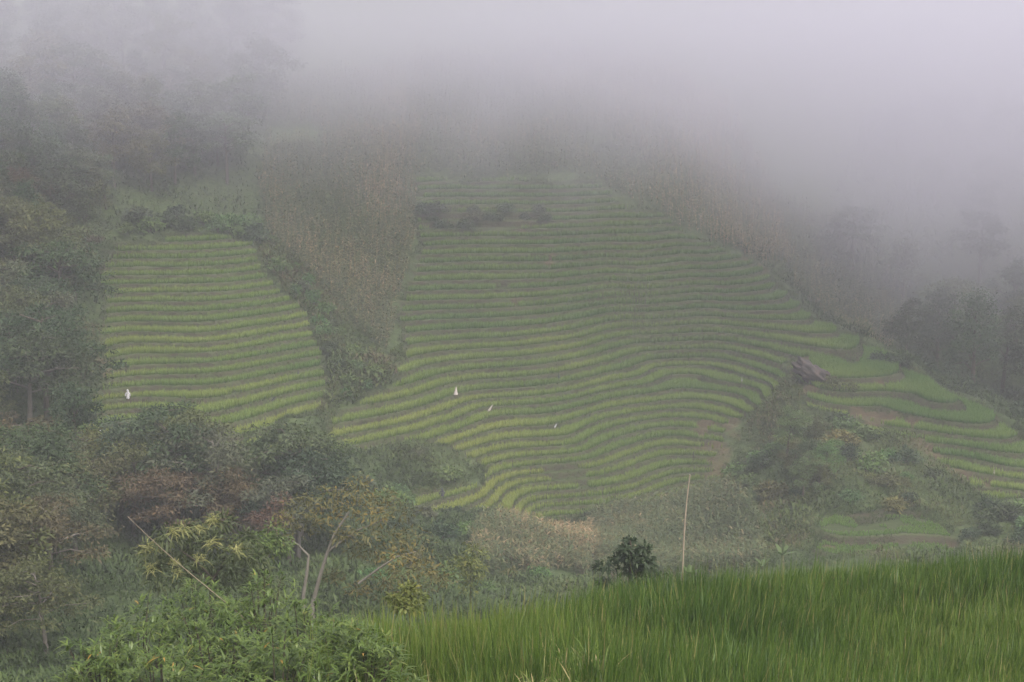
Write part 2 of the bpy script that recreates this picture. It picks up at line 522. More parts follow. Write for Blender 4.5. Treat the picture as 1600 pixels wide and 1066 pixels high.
far_rice("rice", MAIN, 1, "green and yellowing rice in long curving strips on the big terraced slope", lambda x, y: 0.70 - 0.013 * (y - 150) - 0.45 * sstep(33, 43, x), 0.84)
far_rice("rice", PLOT, 2, "rice in straight level rows on the smaller terraced plot among trees", lambda x, y: 0.62 - 0.011 * (y - 142), 0.76)
far_rice("rice", LOW, 3, "young green rice on the two small terraces behind the grassy crest", lambda x, y: 0.05 + 0 * x, 0.42)

# ------------------------------------------------------------------ the near paddy
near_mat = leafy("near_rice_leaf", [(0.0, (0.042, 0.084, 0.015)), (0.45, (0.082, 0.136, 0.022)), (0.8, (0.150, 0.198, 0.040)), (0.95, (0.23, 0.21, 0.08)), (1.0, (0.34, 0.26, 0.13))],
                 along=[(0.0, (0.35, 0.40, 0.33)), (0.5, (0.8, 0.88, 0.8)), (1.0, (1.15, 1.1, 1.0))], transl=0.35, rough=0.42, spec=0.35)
NEAR = np.array([at(u, v, y)[:2] for u, v, y in [(430,1100,18.4),(2900,1090,19),(2500,860,38),(2000,860,38),(1600,858,37.5),(1300,872,35.5),(1000,905,32),(800,936,29),(640,965,26.5),(480,985,24.8),(430,1030,21.5)]])
def near_rice():
    x, y = cand(NEAR, 0.165, 0.05)
    ed = edge_dist(NEAR, x, y)
    k = (ed > 0) & (fbm(x, y, 61, 1.1, 2) > -0.52) & (ed > 1.3 * rng.random(len(x)) * (x < -1.0))
    x, y = x[k], y[k]; z = ground(x, y); n = len(x)
    wave = fbm(x * 0.7, y * 1.5, 62, 3.2, 3)
    tone = np.clip(0.40 + 0.55 * fbm(x, y, 63, 5, 3) + 0.02 * (24 - y) + 0.25 * sstep(2.0, -3.5, x), 0.05, 0.8)
    A = Acc()
    ch = rng.normal(1.0, .19, n); wx, wy = 0.22 * fbm(x, y, 64, 1.6, 2) + rng.normal(0, .07, n), 0.22 * fbm(x, y, 65, 1.6, 2) + rng.normal(0, .07, n)
    for j in range(23):
        az = rng.uniform(0, 2 * np.pi, n)
        lean = rng.uniform(0.04, 0.42, n) * (1.5 if j > 18 else 1.0)
        lx, ly = np.cos(az) * lean + 0.05 + wx, np.sin(az) * lean + wy
        d = np.stack([lx, ly, np.ones(n)], -1)
        nrm = np.stack([-np.cos(az), -np.sin(az), lean], -1)
        b = np.stack([x + rng.uniform(-.05, .05, n), y + rng.uniform(-.05, .05, n), z - 0.02], -1)
        L = (0.85 + 0.38 * wave) * ch * rng.uniform(0.55, 1.15, n)
        t = np.clip(tone + rng.normal(0, 0.20, n), 0, 0.86)
        t = np.where(rng.random(n) < 0.05, rng.uniform(0.9, 1.0, n), t)
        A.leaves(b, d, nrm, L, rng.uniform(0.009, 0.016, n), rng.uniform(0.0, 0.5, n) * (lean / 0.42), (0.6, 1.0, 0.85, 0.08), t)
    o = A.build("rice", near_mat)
    tag(o, "tall bright green rice of the near paddy with a few yellow blades", "rice", kind="stuff")
near_rice()

# ------------------------------------------------------------------ undergrowth: herbs and grass between the plots
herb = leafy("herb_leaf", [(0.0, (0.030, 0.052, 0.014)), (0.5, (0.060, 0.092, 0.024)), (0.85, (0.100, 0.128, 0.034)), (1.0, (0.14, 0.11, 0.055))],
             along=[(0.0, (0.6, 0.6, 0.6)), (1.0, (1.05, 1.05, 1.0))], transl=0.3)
def herbs(name, label, poly, dens, size, tone, seed, leaves=14, exclude=(), fieldmax=0.35, steep=0.35):
    x, y = cand(poly, 1.0 / math.sqrt(dens), 0.5 / math.sqrt(dens))
    z, m, k, f, w = ground(x, y, True)
    keep = inside(poly, x, y) & (m < fieldmax) & (soil_at(x, y) < 0.3 + 0.3 * rng.random(len(x)))
    for e in exclude: keep &= ~inside(e, x, y)
    keep &= fbm(x, y, seed, 3.0, 3) > -0.55
    x, y, z = x[keep], y[keep], z[keep]; n = len(x)
    s = size * (0.55 + 0.9 * np.clip(fbm(x, y, seed + 5, 4.0, 3) + 0.5, 0, 1.2)) * rng.uniform(0.6, 1.3, n)
    tn = np.clip(tone + 0.7 * fbm(x, y, seed + 9, 6.0, 3), 0.02, 0.93)
    A = Acc()
    for j in range(leaves):
        az = rng.uniform(0, 2 * np.pi, n); lean = rng.uniform(0.2, 1.4, n)
        d = np.stack([np.cos(az) * lean, np.sin(az) * lean, np.ones(n)], -1)
        nrm = np.stack([-np.cos(az), -np.sin(az), lean], -1)
        hgt = rng.uniform(-0.05, 0.55, n) * s
        b = np.stack([x + rng.normal(0, .16, n) * s, y + rng.normal(0, .16, n) * s, z + hgt], -1)
        A.leaves(b, d, nrm, s * rng.uniform(0.30, 0.75, n), s * rng.uniform(0.06, 0.14, n), rng.uniform(0.1, 0.6, n), LEAF3, np.clip(tn + rng.normal(0, .12, n), 0, 1))
    return tag(A.build(name, herb), label, "undergrowth", kind="stuff")

MAIZE_A = region([(418,235),(520,215),(655,200),(655,285),(652,350),(640,420),(625,500),(600,556),(560,520),(520,470),(470,430),(420,370),(405,300)])
MAIZE_B = region([(425,205),(430,120),(655,90),(860,80),(1000,90),(1140,160),(1210,300),(1240,420),(1190,418),(1080,360),(1000,322),(925,288),(860,280),(655,279),(655,200),(520,212)])
MAIZE_C = region([(1210,300),(1330,360),(1420,460),(1350,535),(1300,498),(1240,458),(1235,420)])
MAIZE_D = region([(730,850),(765,832),(800,826),(835,842),(870,834),(900,845),(925,838),(945,870),(920,895),(880,885),(850,905),(800,890),(770,905),(745,880)])
MAIZE_E = region([(925,822),(1000,800),(1080,775),(1160,790),(1190,840),(1195,900),(1060,915),(940,915),(935,880)])
GULLY = region([(395,385),(418,375),(470,430),(520,470),(560,522),(600,558),(625,545),(624,592),(600,612),(530,650),(505,650),(520,600),(510,560),(490,510),(450,460),(415,420)])
TOPLEFT = region([(-120,120),(420,100),(420,235),(405,300),(410,385),(190,383),(150,420),(-120,420)])
KNOB = region([(1100,770),(1160,748),(1105,722),(1130,690),(1190,637),(1215,600),(1240,560),(1300,600),(1262,636),(1290,645),(1370,672),(1440,695),(1490,745),(1560,778),(1700,800),(1700,900),(1180,905),(1190,845),(1160,790)])
LOWMID = region([(500,706),(640,690),(700,702),(760,735),(735,752),(630,775),(640,798),(760,808),(860,818),(1000,790),(925,822),(870,838),(740,830),(735,870),(760,900),(900,905),(940,915),(1180,905),(1180,960),(480,990),(480,760)])
LEFTLOW = np.array([(-75,150),(-75,60),(-30,46),(-4,46),(-2,60),(-8,100),(-16,128),(-14,147),(-20,150),(-40,152)], float)
LEFTMID = region([(-120,420),(160,420),(160,540),(150,590),(130,640),(110,668),(-150,680)])
BACKRIGHT = np.array([(24,202),(32,182),(38,165),(43,150),(45,138),(60,118),(118,120),(118,262),(60,262),(40,214)], float)
herbs("undergrowth", "bright green herbs filling the gully between the two terraced fields", GULLY, 6.5, 1.0, 0.78, 201, 16)
herbs("undergrowth", "dull green scrub on the misty slope above the smaller plot", TOPLEFT, 2.2, 1.1, 0.25, 211, 8)
herbs("undergrowth", "green weeds and grass covering the knoll beside the red eroded banks", KNOB, 6.0, 0.75, 0.62, 221)
herbs("undergrowth", "mixed weeds on the low ground below the big terraces", LOWMID, 5.5, 0.85, 0.42, 231)
herbs("undergrowth", "dark weeds and grass in the hollow under the near trees", LEFTLOW, 4.5, 0.75, 0.30, 241, exclude=(GULLY, LOWMID, LEFTMID))
herbs("undergrowth", "dark green scrub under the trees beside the smaller plot", LEFTMID, 2.2, 1.0, 0.22, 251, 8)
herbs("undergrowth", "grey green scrub on the misty slope behind the ridge", BACKRIGHT, 2.0, 1.2, 0.25, 261, 8)

def bank_grass():
    """short grass on the bunds and risers of the terraces"""
    A = Acc()
    for poly, idx in ((MAIN, 1), (PLOT, 2), (LOW, 3)):
        x, y = cand(poly, 0.22, 0.10, 1.5)
        z, m, k, f, w = ground(x, y, True)
        keep = (w == idx) & (m > 0.15) & ((f > 0.76) | (f < 0.05) | (m < 0.93)) & (soil_at(x, y) < 0.3) & (fbm(x, y, 55, 2.6, 3) > -0.22)
        x, y, z, m = x[keep], y[keep], z[keep], m[keep]; n = len(x)
        tn = np.clip(0.45 + 0.8 * fbm(x, y, 56, 5, 3), 0, 1)
        s = np.where(m < 0.9, 0.55, 0.30) * rng.uniform(0.6, 1.4, n)
        for j in range(4):
            az = rng.uniform(0, 2 * np.pi, n); lean = rng.uniform(0.2, 1.0, n)
            d = np.stack([np.cos(az) * lean, np.sin(az) * lean - 0.35, np.ones(n)], -1)
            nrm = np.stack([-np.cos(az), -np.sin(az), lean], -1)
            A.leaves(np.stack([x, y, z - 0.02], -1) + rng.normal(0, .06, (n, 3)), d, nrm, s * rng.uniform(.7, 1.2, n), 0.05, 0.35, LEAF3, np.clip(tn + rng.normal(0, .15, n), 0, 1))
    tag(A.build("grass", herb), "short grass growing on the mud banks of the terraces", "grass", kind="stuff")
bank_grass()

# ------------------------------------------------------------------ maize
maize_mat = leafy("maize_leaf", [(0.0, (0.070, 0.100, 0.042)), (0.4, (0.128, 0.145, 0.066)), (0.7, (0.205, 0.170, 0.088)), (1.0, (0.34, 0.25, 0.145))],
                  along=[(0.0, (0.75, 0.75, 0.75)), (1.0, (1.1, 1.05, 1.0))], transl=0.25, rough=0.6)
def maize(label, poly, dens, tone, seed, H=2.1, spread=0.5):
    x, y = cand(poly, 1 / math.sqrt(dens), 0.42 / math.sqrt(dens))
    z, m, k, f, w = ground(x, y, True)
    keep = inside(poly, x, y) & (m < 0.3) & (fbm(x, y, seed, 4, 3) > -0.5)
    x, y, z = x[keep], y[keep], z[keep]; n = len(x)
    A = Acc()
    h = H * rng.uniform(0.75, 1.15, n)
    tn = np.clip(tone(x, y) + spread * fbm(x, y, seed + 3, 7, 3) + rng.normal(0, .16, n), 0.02, 0.98)
    az0 = rng.uniform(0, 2 * np.pi, n)
    tilt = rng.normal(0, .08, (n, 2))
    st = np.stack([x, y, z - .05], -1)
    ax = np.stack([tilt[:, 0], tilt[:, 1], np.ones(n)], -1)
    for q in range(2):
        nr = np.stack([np.cos(az0 + q * 1.57), np.sin(az0 + q * 1.57), np.zeros(n)], -1)
        A.leaves(st, ax, nr, h, 0.035, 0.0, (1.0, 0.8, 0.4), np.clip(tn + 0.15, 0, 1))
    for j in range(9):
        az = az0 + (j % 2) * np.pi + rng.normal(0, .45, n)
        up = rng.uniform(0.5, 1.3, n)
        d = np.stack([np.cos(az), np.sin(az), up], -1)
        nrm = np.stack([-np.cos(az) * up, -np.sin(az) * up, np.ones(n)], -1)
        b = st + ax * (h * (0.15 + 0.8 * j / 9.0))[:, None]
        A.leaves(b, d, nrm, rng.uniform(0.5, 0.95, n), 0.125, rng.uniform(0.3, 0.8, n), (0.7, 1.0, 0.75, 0.1), np.clip(tn + rng.normal(0, .26, n) - 0.02 * j + 0.08, 0, 1))
    for j in range(3):                                                   # tassel
        az = rng.uniform(0, 2 * np.pi, n)
        d = np.stack([np.cos(az) * .4, np.sin(az) * .4, np.ones(n)], -1)
        A.leaves(st + ax * (h * 0.97)[:, None], d, np.stack([-np.sin(az), np.cos(az), np.zeros(n)], -1), 0.32, 0.025, 0.05, LEAF3, np.clip(tn + 0.3, 0, 1))
    tag(A.build("maize", maize_mat), label, "maize", kind="stuff")
maize("drying grey green maize in the wedge between the two terraced fields", MAIZE_A, 3.6, lambda x, y: 0.36 + 0 * x, 301)
maize("misty reddish brown maize field above the big terraces", MAIZE_B, 2.6, lambda x, y: np.clip(0.30 + 0.016 * (x - 2), 0.25, 0.72), 311, 2.2)
maize("fog veiled maize beyond the ridge of the big terraces", MAIZE_C, 2.4, lambda x, y: 0.42 + 0 * x, 321, 2.2)
maize("dry tan maize stalks below the big terraces", MAIZE_D, 4.0, lambda x, y: 0.34 + 0 * x, 331, 1.8, 1.1)
maize("green maize between the lowest terrace and the near paddy", MAIZE_E, 5.0, lambda x, y: 0.14 + 0 * x, 341, 1.9, 0.3)

# ------------------------------------------------------------------ haze and the cloud lying on the upper slope
def box(name, x0, x1, y0, y1, z0, z1, mat):
    v = np.array([(x, y, z) for z in (z0, z1) for y in (y0, y1) for x in (x0, x1)], float)
    f = np.array([(0, 2, 3, 1), (4, 5, 7, 6), (0, 1, 5, 4), (2, 6, 7, 3), (0, 4, 6, 2), (1, 3, 7, 5)])
    return build(name, v, f, mat)

hz, nt, p, out = new_mat("haze_air")
nt.nodes.remove(p)
pv = nt.nodes.new("ShaderNodeVolumePrincipled")
pv.inputs["Color"].default_value = (0.885, 0.87, 0.91, 1)
pv.inputs["Density"].default_value = 0.00095
pv.inputs["Anisotropy"].default_value = 0.2
nt.links.new(pv.outputs[0], out.inputs["Volume"])
tag(box("haze", -140, 140, -50, 340, -62, 75, hz), "thin grey haze filling the whole valley", "haze", kind="stuff")

fg, nt, p, out = new_mat("cloud_vapour")
nt.nodes.remove(p)
pv = nt.nodes.new("ShaderNodeVolumePrincipled")
pv.inputs["Color"].default_value = (0.69, 0.665, 0.745, 1)
pv.inputs["Anisotropy"].default_value = 0.2
tc = nt.nodes.new("ShaderNodeTexCoord")
sep = nt.nodes.new("ShaderNodeSeparateXYZ"); nt.links.new(tc.outputs["Object"], sep.inputs[0])
def mth(op, a, b=None, c=None, clamp=False):
    n = nt.nodes.new("ShaderNodeMath"); n.operation = op; n.use_clamp = clamp
    for i, v in enumerate((a, b, c)):
        if v is None: continue
        if isinstance(v, (int, float)): n.inputs[i].default_value = v
        else: nt.links.new(v, n.inputs[i])
    return n.outputs[0]
def smooth_range(v, a, b, lo, hi):
    n = nt.nodes.new("ShaderNodeMapRange"); n.interpolation_type = 'SMOOTHSTEP'
    nt.links.new(v, n.inputs[0])
    for i, q in enumerate((a, b, lo, hi)): n.inputs[i + 1].default_value = q
    return n.outputs[0]
X_, Y_, Z_ = sep.outputs
nz1 = noise(nt, 0.022, 3, 0.55)
nz2 = noise(nt, 0.06, 3, 0.6)
t = mth('ADD', Z_, mth('MULTIPLY', mth('SUBTRACT', Y_, 200.0), 0.30))
t = mth('ADD', t, smooth_range(X_, 16.0, 48.0, 0.0, 12.5))                # the cloud hangs lower to the right
t = mth('ADD', t, smooth_range(X_, -55.0, -25.0, 7.0, 0.0))                # and a little lower at the far left
t = mth('ADD', t, mth('MULTIPLY', mth('SUBTRACT', nz1, 0.5), 20.0))
t = mth('ADD', t, mth('MULTIPLY', mth('SUBTRACT', nz2, 0.5), 25.0))
q = mth('MULTIPLY_ADD', t, 1 / 22.0, 27.0 / 22.0)
q = mth('MAXIMUM', q, 0.0)
q = mth('MINIMUM', mth('POWER', q, 1.7), 1.0)
q = mth('MULTIPLY', q, smooth_range(Y_, 112.0, 150.0, 0.0, 1.0))          # and thins out toward the valley
q = mth('MULTIPLY', q, smooth_range(Z_, 3.0, 18.0, 1.0, 0.0))
q = mth('MULTIPLY', q, smooth_range(X_, -55.0, 25.0, 0.68, 1.03))        # and is thinner to the left
q = mth('MULTIPLY', q, 0.026)
nt.links.new(q, pv.inputs["Density"])
nt.links.new(pv.outputs[0], out.inputs["Volume"])
fg.cycles.volume_step_rate = 0.4
tag(box("cloud", -132, 132, 110, 300, -48, 27, fg), "pale lilac grey cloud lying on the upper slope", "cloud", kind="stuff")

# ------------------------------------------------------------------ trees and bushes
bark_pale = plain("pale_bark", (0.22, 0.20, 0.165), (0.10, 0.088, 0.07), 5.0)
bark_grey = plain("grey_bark", (0.17, 0.15, 0.125), (0.09, 0.078, 0.062), 5.0)
bark_dark = plain("dark_bark", (0.085, 0.068, 0.050), (0.045, 0.036, 0.028), 5.0)
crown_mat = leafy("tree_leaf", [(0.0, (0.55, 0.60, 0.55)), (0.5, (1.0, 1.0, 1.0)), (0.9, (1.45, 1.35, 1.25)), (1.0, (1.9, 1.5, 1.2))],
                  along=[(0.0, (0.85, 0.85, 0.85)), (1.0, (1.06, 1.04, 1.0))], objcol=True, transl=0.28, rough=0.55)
R3 = lambda n: unit(rng.normal(0, 1, (n, 3)))

def clump(A, c, r, n, L, W, flat=0.6, tint=0.5, up=0.5, prof=LEAF3, droop=0.3):
    """leaves over and through one bough"""
    o = R3(n); o[:, 2] *= flat
    rad = rng.random(n) ** 0.45
    b = np.asarray(c) + o * (r * rad)[:, None]
    d = unit(o + rng.normal(0, .55, (n, 3)) + np.array([0, 0, 0.15]))
    nrm = unit(o * 0.5 + np.array([0, 0, up]) + rng.normal(0, .35, (n, 3)))
    A.leaves(b, d, nrm, L * rng.uniform(.6, 1.25, n), W * rng.uniform(.7, 1.25, n), droop * rng.uniform(0.2, 1.4, n), prof,
             np.clip(tint + rng.normal(0, .17, n), 0, 1))

def tree_parts(seed, H, form, leaf=0.30, n_leaf=66, bark=None):
    """trunk with limbs, and a crown of separate boughs; returns the two meshes' accumulators"""
    r = np.random.default_rng(seed)
    T, C = Acc(), Acc()
    lean = r.normal(0, .05, 2)
    top = {'round': .80, 'tiered': .86, 'narrow': .92, 'ragged': .88}[form]
    zs = np.linspace(0, H * top, 7)
    spine = np.stack([lean[0] * zs + r.normal(0, .05, 7) * zs / H * 2, lean[1] * zs + r.normal(0, .05, 7) * zs / H * 2, zs], -1)
    spine[0, :2] = 0; spine[0, 2] = -0.8
    T.tube(spine, np.linspace(0.026 * H, 0.006 * H, 7), 7)
    tips = []
    if form == 'round':
        nb, lo, hi, sp = 13, .30, .80, .36
    elif form == 'tiered':
        nb, lo, hi, sp = 14, .40, .86, .46
    elif form == 'narrow':
        nb, lo, hi, sp = 13, .22, .90, .20
    else:
        nb, lo, hi, sp = 12, .35, .88, .32
    for i in range(nb):
        f = lo + (hi - lo) * (i + r.random() * .6) / nb
        p0 = np.array([np.interp(f * H, spine[:, 2], spine[:, k]) for k in range(3)])
        az = i * 2.4 + r.normal(0, .4)
        g = (f - lo) / (hi - lo)
        if form == 'round': ext = sp * H * math.sin(math.pi * (0.22 + 0.72 * g)); rise = .10 + .14 * g
        elif form == 'tiered': ext = sp * H * (1.05 - .55 * g); rise = .05
        elif form == 'narrow': ext = sp * H * (1.1 - .7 * g); rise = .08
        else: ext = sp * H * r.uniform(.45, 1.15); rise = r.uniform(0, .16)
        ext *= r.uniform(.75, 1.15)
        p2 = p0 + np.array([math.cos(az) * ext, math.sin(az) * ext, rise * H])
        p1 = (p0 + p2) / 2 + np.array([0, 0, .03 * H]) + r.normal(0, .02 * H, 3)
        T.tube(np.array([p0, p1, p2]), np.array([.009, .006, .003]) * H, 5)
        tips += [(p2, 1.0), (p1 + (p2 - p1) * .35 + r.normal(0, .03 * H, 3), .85)]
    tips.append((spine[-1] + np.array([0, 0, .07 * H]), .9))
    flat = {'round': .7, 'tiered': .32, 'narrow': .6, 'ragged': .5}[form]
    cr = {'round': .135, 'tiered': .145, 'narrow': .105, 'ragged': .11}[form] * H
    for p, s in tips:
        for q in range(3):
            rr = cr * s * r.uniform(.6, 1.2)
            clump(C, p + r.normal(0, .055 * H, 3) * np.array([1, 1, flat]), rr, int(n_leaf * r.uniform(.7, 1.2)), leaf, leaf * .42, flat, r.uniform(.35, .65))
    return T, C

FORMS = [('round', 8.0, 'round crowned'), ('round', 7.4, 'round crowned'), ('tiered', 8.6, 'flat tiered'), ('tiered', 7.8, 'flat tiered'),
         ('narrow', 8.4, 'narrow'), ('ragged', 8.2, 'ragged'), ('ragged', 7.2, 'ragged')]
TREES = []
for i, (form, H, word) in enumerate(FORMS):
    T, C = tree_parts(500 + i, H, form, leaf=0.27)
    to = T.build("trunk", bark_grey if i == 3 else bark_dark, None, True)
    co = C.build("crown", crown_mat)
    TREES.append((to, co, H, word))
    for o in (to, co): COL.objects.unlink(o)

BUSHES = []
for i in range(5):
    r = np.random.default_rng(700 + i); C, S = Acc(), Acc()
    for q in range(16):
        az = r.uniform(0, 6.28); el = r.uniform(.15, 1.35); rr = r.uniform(.55, 1.0)
        p = np.array([math.cos(az) * math.cos(el) * rr, math.sin(az) * math.cos(el) * rr, math.sin(el) * rr * (.75 if i % 2 else .95)])
        clump(C, p * .8 + np.array([0, 0, .1]), .34, 42, .22, .085, .75, r.uniform(.3, .7))
        if q < 7: S.tube(np.array([[0, 0, -.3], p * .35 + [0, 0, .08], p * .75]), [.035, .025, .012], 5)
    so = S.build("stem", bark_dark); co = C.build("foliage", crown_mat)
    BUSHES.append((so, co))
    for o in (so, co): COL.objects.unlink(o)

TONES = {'dark green': (0.034, 0.058, 0.022), 'olive green': (0.072, 0.084, 0.029), 'grey green': (0.066, 0.088, 0.044),
         'fresh green': (0.072, 0.128, 0.036), 'yellowish green': (0.115, 0.125, 0.036), 'rusty brown': (0.080, 0.066, 0.034)}
TONE_NAMES = list(TONES)
ORD = ['first', 'second', 'third', 'fourth', 'fifth', 'sixth', 'seventh', 'eighth', 'ninth', 'tenth', 'eleventh', 'twelfth']

def scatter(poly, n, gap, seed):
    r = np.random.default_rng(seed); pts = []
    lo, hi = poly.min(0), poly.max(0)
    for _ in range(n * 200):
        if len(pts) >= n: break
        p = lo + (hi - lo) * r.random(2)
        if inside(poly, np.array([p[0]]), np.array([p[1]]))[0] and all((p[0]-q[0])**2 + (p[1]-q[1])**2 > gap * gap for q in pts):
            pts.append(p)
    return pts

def screen_u(p):
    return p[0] / p[1]

def plant(kind, pts, where, group, seed, weights, size=(0.75, 1.25), name=None):
    """trees or bushes as separate things, each with its own label"""
    r = np.random.default_rng(seed)
    w = np.array([weights.get(t, 0) for t in TONE_NAMES], float); w /= w.sum()
    rows = []
    for p in pts:
        tone = TONE_NAMES[r.choice(len(TONE_NAMES), p=w)]
        s = r.uniform(*size); f = (s - size[0]) / (size[1] - size[0])
        sz = ('small', 'middling', 'tall' if kind == 'tree' else 'big')[min(2, int(f * 3))]
        k = r.integers(len(TREES) if kind == 'tree' else len(BUSHES))
        word = TREES[k][3] if kind == 'tree' else ('domed', 'low spreading')[k % 2]
        rows.append((p, tone, s, sz, k, word, r.uniform(0, 6.28), r.uniform(.85, 1.2, 3)))
    same = {}
    for row in rows: same.setdefault((row[3], row[1], row[5]), []).append(row)
    noun = kind
    for key, lst in same.items():
        lst.sort(key=lambda q: screen_u(q[0]))
        for i, (p, tone, s, sz, k, word, rz, var) in enumerate(lst):
            lab = "%s %s %s %s %s" % (sz, tone, word, noun, where)
            if len(lst) > 1: lab += ", " + ("leftmost" if i == 0 else "%s from left" % ORD[i])
            z = float(ground(np.array([p[0]]), np.array([p[1]]))[0])
            parts = TREES[k] if kind == 'tree' else BUSHES[k]
            e = empty(name or ("tree" if kind == 'tree' else "bush"), (p[0], p[1], z), lab, kind, group, rz, (s * var[0] ** .5, s * var[0] ** .5, s))
            c = TONES[tone]
            for o in parts[:2]:
                q = o.copy(); COL.objects.link(q); q.parent = e
                q.color = (c[0] * var[0], c[1] * var[1] ** .6, c[2] * var[2], 1)
                if kind != 'tree' and o is parts[0]: pass

def world_poly(*pix): return region(list(pix))
Z_UPPER = world_poly((-90,240),(120,225),(260,225),(390,240),(405,260),(330,300),(180,330),(150,345),(-90,345))
Z_MID = world_poly((-90,350),(140,350),(140,420),(125,480),(120,560),(105,620),(70,690),(-90,740))
Z_LOW = world_poly((-90,800),(60,790),(130,775),(200,785),(260,770),(330,815),(400,810),(450,815),(475,840),(480,880),(440,890),(330,870),(240,850),(190,830),(120,880),(90,970),(-90,1020))
Z_BACK = np.array([(40,190),(52,178),(64,164),(92,150),(108,190),(108,240),(60,250),(46,222)], float)
Z_FRONT = np.array([(-24,64),(-21,60),(-19.5,66),(-22,74),(-27,76),(-29,66)], float)
FT = "forest trees on the misty hillside"
plant('tree', scatter(Z_UPPER, 52, 3.3, 1), "in the misty upper forest", FT, 21, {'dark green': 3, 'olive green': 2, 'grey green': 4, 'rusty brown': 1}, (0.7, 1.15))
Z_TOP = world_poly((-90,60),(130,30),(300,25),(440,60),(430,130),(415,225),(300,215),(-90,215))
plant('tree', scatter(Z_TOP, 58, 4.4, 6), "high up fading into cloud", FT, 26, {'dark green': 3, 'olive green': 2, 'grey green': 4}, (0.7, 1.2))
plant('tree', scatter(Z_MID, 48, 2.8, 2), "beside the smaller terraced plot", FT, 22, {'dark green': 4, 'olive green': 3, 'grey green': 3, 'rusty brown': 1}, (0.75, 1.25))
plant('tree', scatter(Z_LOW, 62, 2.7, 3), "below the smaller plot", FT, 23, {'dark green': 2.5, 'olive green': 5, 'grey green': 2.5, 'rusty brown': 0.5}, (0.65, 1.1))
plant('tree', scatter(Z_BACK, 52, 4.4, 4), "in the forest behind the ridge", FT, 24, {'dark green': 6, 'olive green': 2, 'grey green': 2}, (0.85, 1.4))
plant('tree', scatter(Z_FRONT, 6, 3.0, 5), "nearest in the hollow", FT, 25, {'olive green': 3, 'dark green': 2, 'rusty brown': 1}, (0.6, 0.95))

BG = "bushes among the terraces"
plant('bush', scatter(world_poly((190,352),(400,352),(408,380),(185,384)), 16, 1.8, 11), "topping the smaller plot", BG, 31, {'fresh green': 3, 'grey green': 2, 'dark green': 2}, (1.1, 2.2))
plant('bush', scatter(world_poly((655,326),(845,322),(862,345),(845,352),(655,352)), 13, 1.2, 12), "on the upper overgrown strip", BG, 32, {'dark green': 4, 'grey green': 2}, (0.8, 1.6))
plant('bush', scatter(world_poly((405,375),(430,375),(475,440),(520,500),(560,560),(600,600),(520,640),(515,560),(480,490),(420,410)), 24, 1.5, 13), "in the gully between plots", BG, 33, {'fresh green': 7, 'dark green': 1, 'grey green': 1}, (0.7, 1.7))
plant('bush', scatter(world_poly((1190,690),(1230,630),(1300,640),(1370,690),(1440,740),(1500,770),(1480,800),(1350,790),(1200,790),(1130,800),(1150,740)), 40, 1.25, 14), "on the knoll", BG, 34, {'fresh green': 6, 'dark green': 2, 'olive green': 2, 'yellowish green': 1}, (0.7, 1.8))
plant('tree', scatter(world_poly((1205,735),(1290,715),(1330,765),(1260,790),(1200,775)), 7, 1.7, 15), "in the thicket on the knoll", BG, 35, {'dark green': 1, 'olive green': 2, 'fresh green': 4}, (0.40, 0.60))
plant('bush', scatter(world_poly((500,735),(640,715),(700,720),(740,745),(640,770),(640,800),(830,815),(850,835),(700,850),(500,800)), 34, 1.5, 16), "below the big terraces", BG, 36, {'dark green': 3, 'fresh green': 3, 'grey green': 2}, (0.7, 1.7))
plant('bush', scatter(world_poly((1500,805),(1640,800),(1640,850),(1520,850)), 10, 1.4, 17), "under the dark forest", BG, 37, {'dark green': 3, 'fresh green': 2}, (0.9, 1.8))
plant('bush', scatter(np.array([(38,176),(44,184),(52,170),(58,158),(64,148),(60,144),(50,158),(44,168)], float), 14, 1.8, 18), "just behind the ridge", BG, 38, {'dark green': 3, 'grey green': 2}, (1.0, 2.4))
plant('bush', scatter(world_poly((600,860),(760,880),(900,905),(900,925),(700,930),(560,930)), 18, 2.0, 19), "beyond the near paddy", BG, 39, {'fresh green': 3, 'yellowish green': 2, 'olive green': 1}, (0.7, 1.5))

# ------------------------------------------------------------------ single plants that stand out
def gz(x, y): return float(ground(np.array([x]), np.array([y]))[0])

def hero(name, label, cat, base, trunks, clumps, bark, tone, leaf, W, n, flat=.5, prof=LEAF3, droop=.4, seed=0, group=None):
    """a plant built bough by bough; base is its foot in the world, everything else in world coordinates"""
    e = empty(name, tuple(base), label, cat, group)
    b = np.asarray(base)
    for pts, r0, r1 in trunks:
        T = Acc(); pts = np.asarray(pts) - b
        T.tube(pts, np.linspace(r0, r1, len(pts)), 7)
        T.build("trunk", bark, e, True)
    C = Acc()
    for c, r, t in clumps: clump(C, np.asarray(c) - b, r * 1.15, int(n * 1.5), leaf, W, flat, t, .6, prof, droop)
    o = C.build("crown", crown_mat, e); o.color = (*tone, 1)
    return e

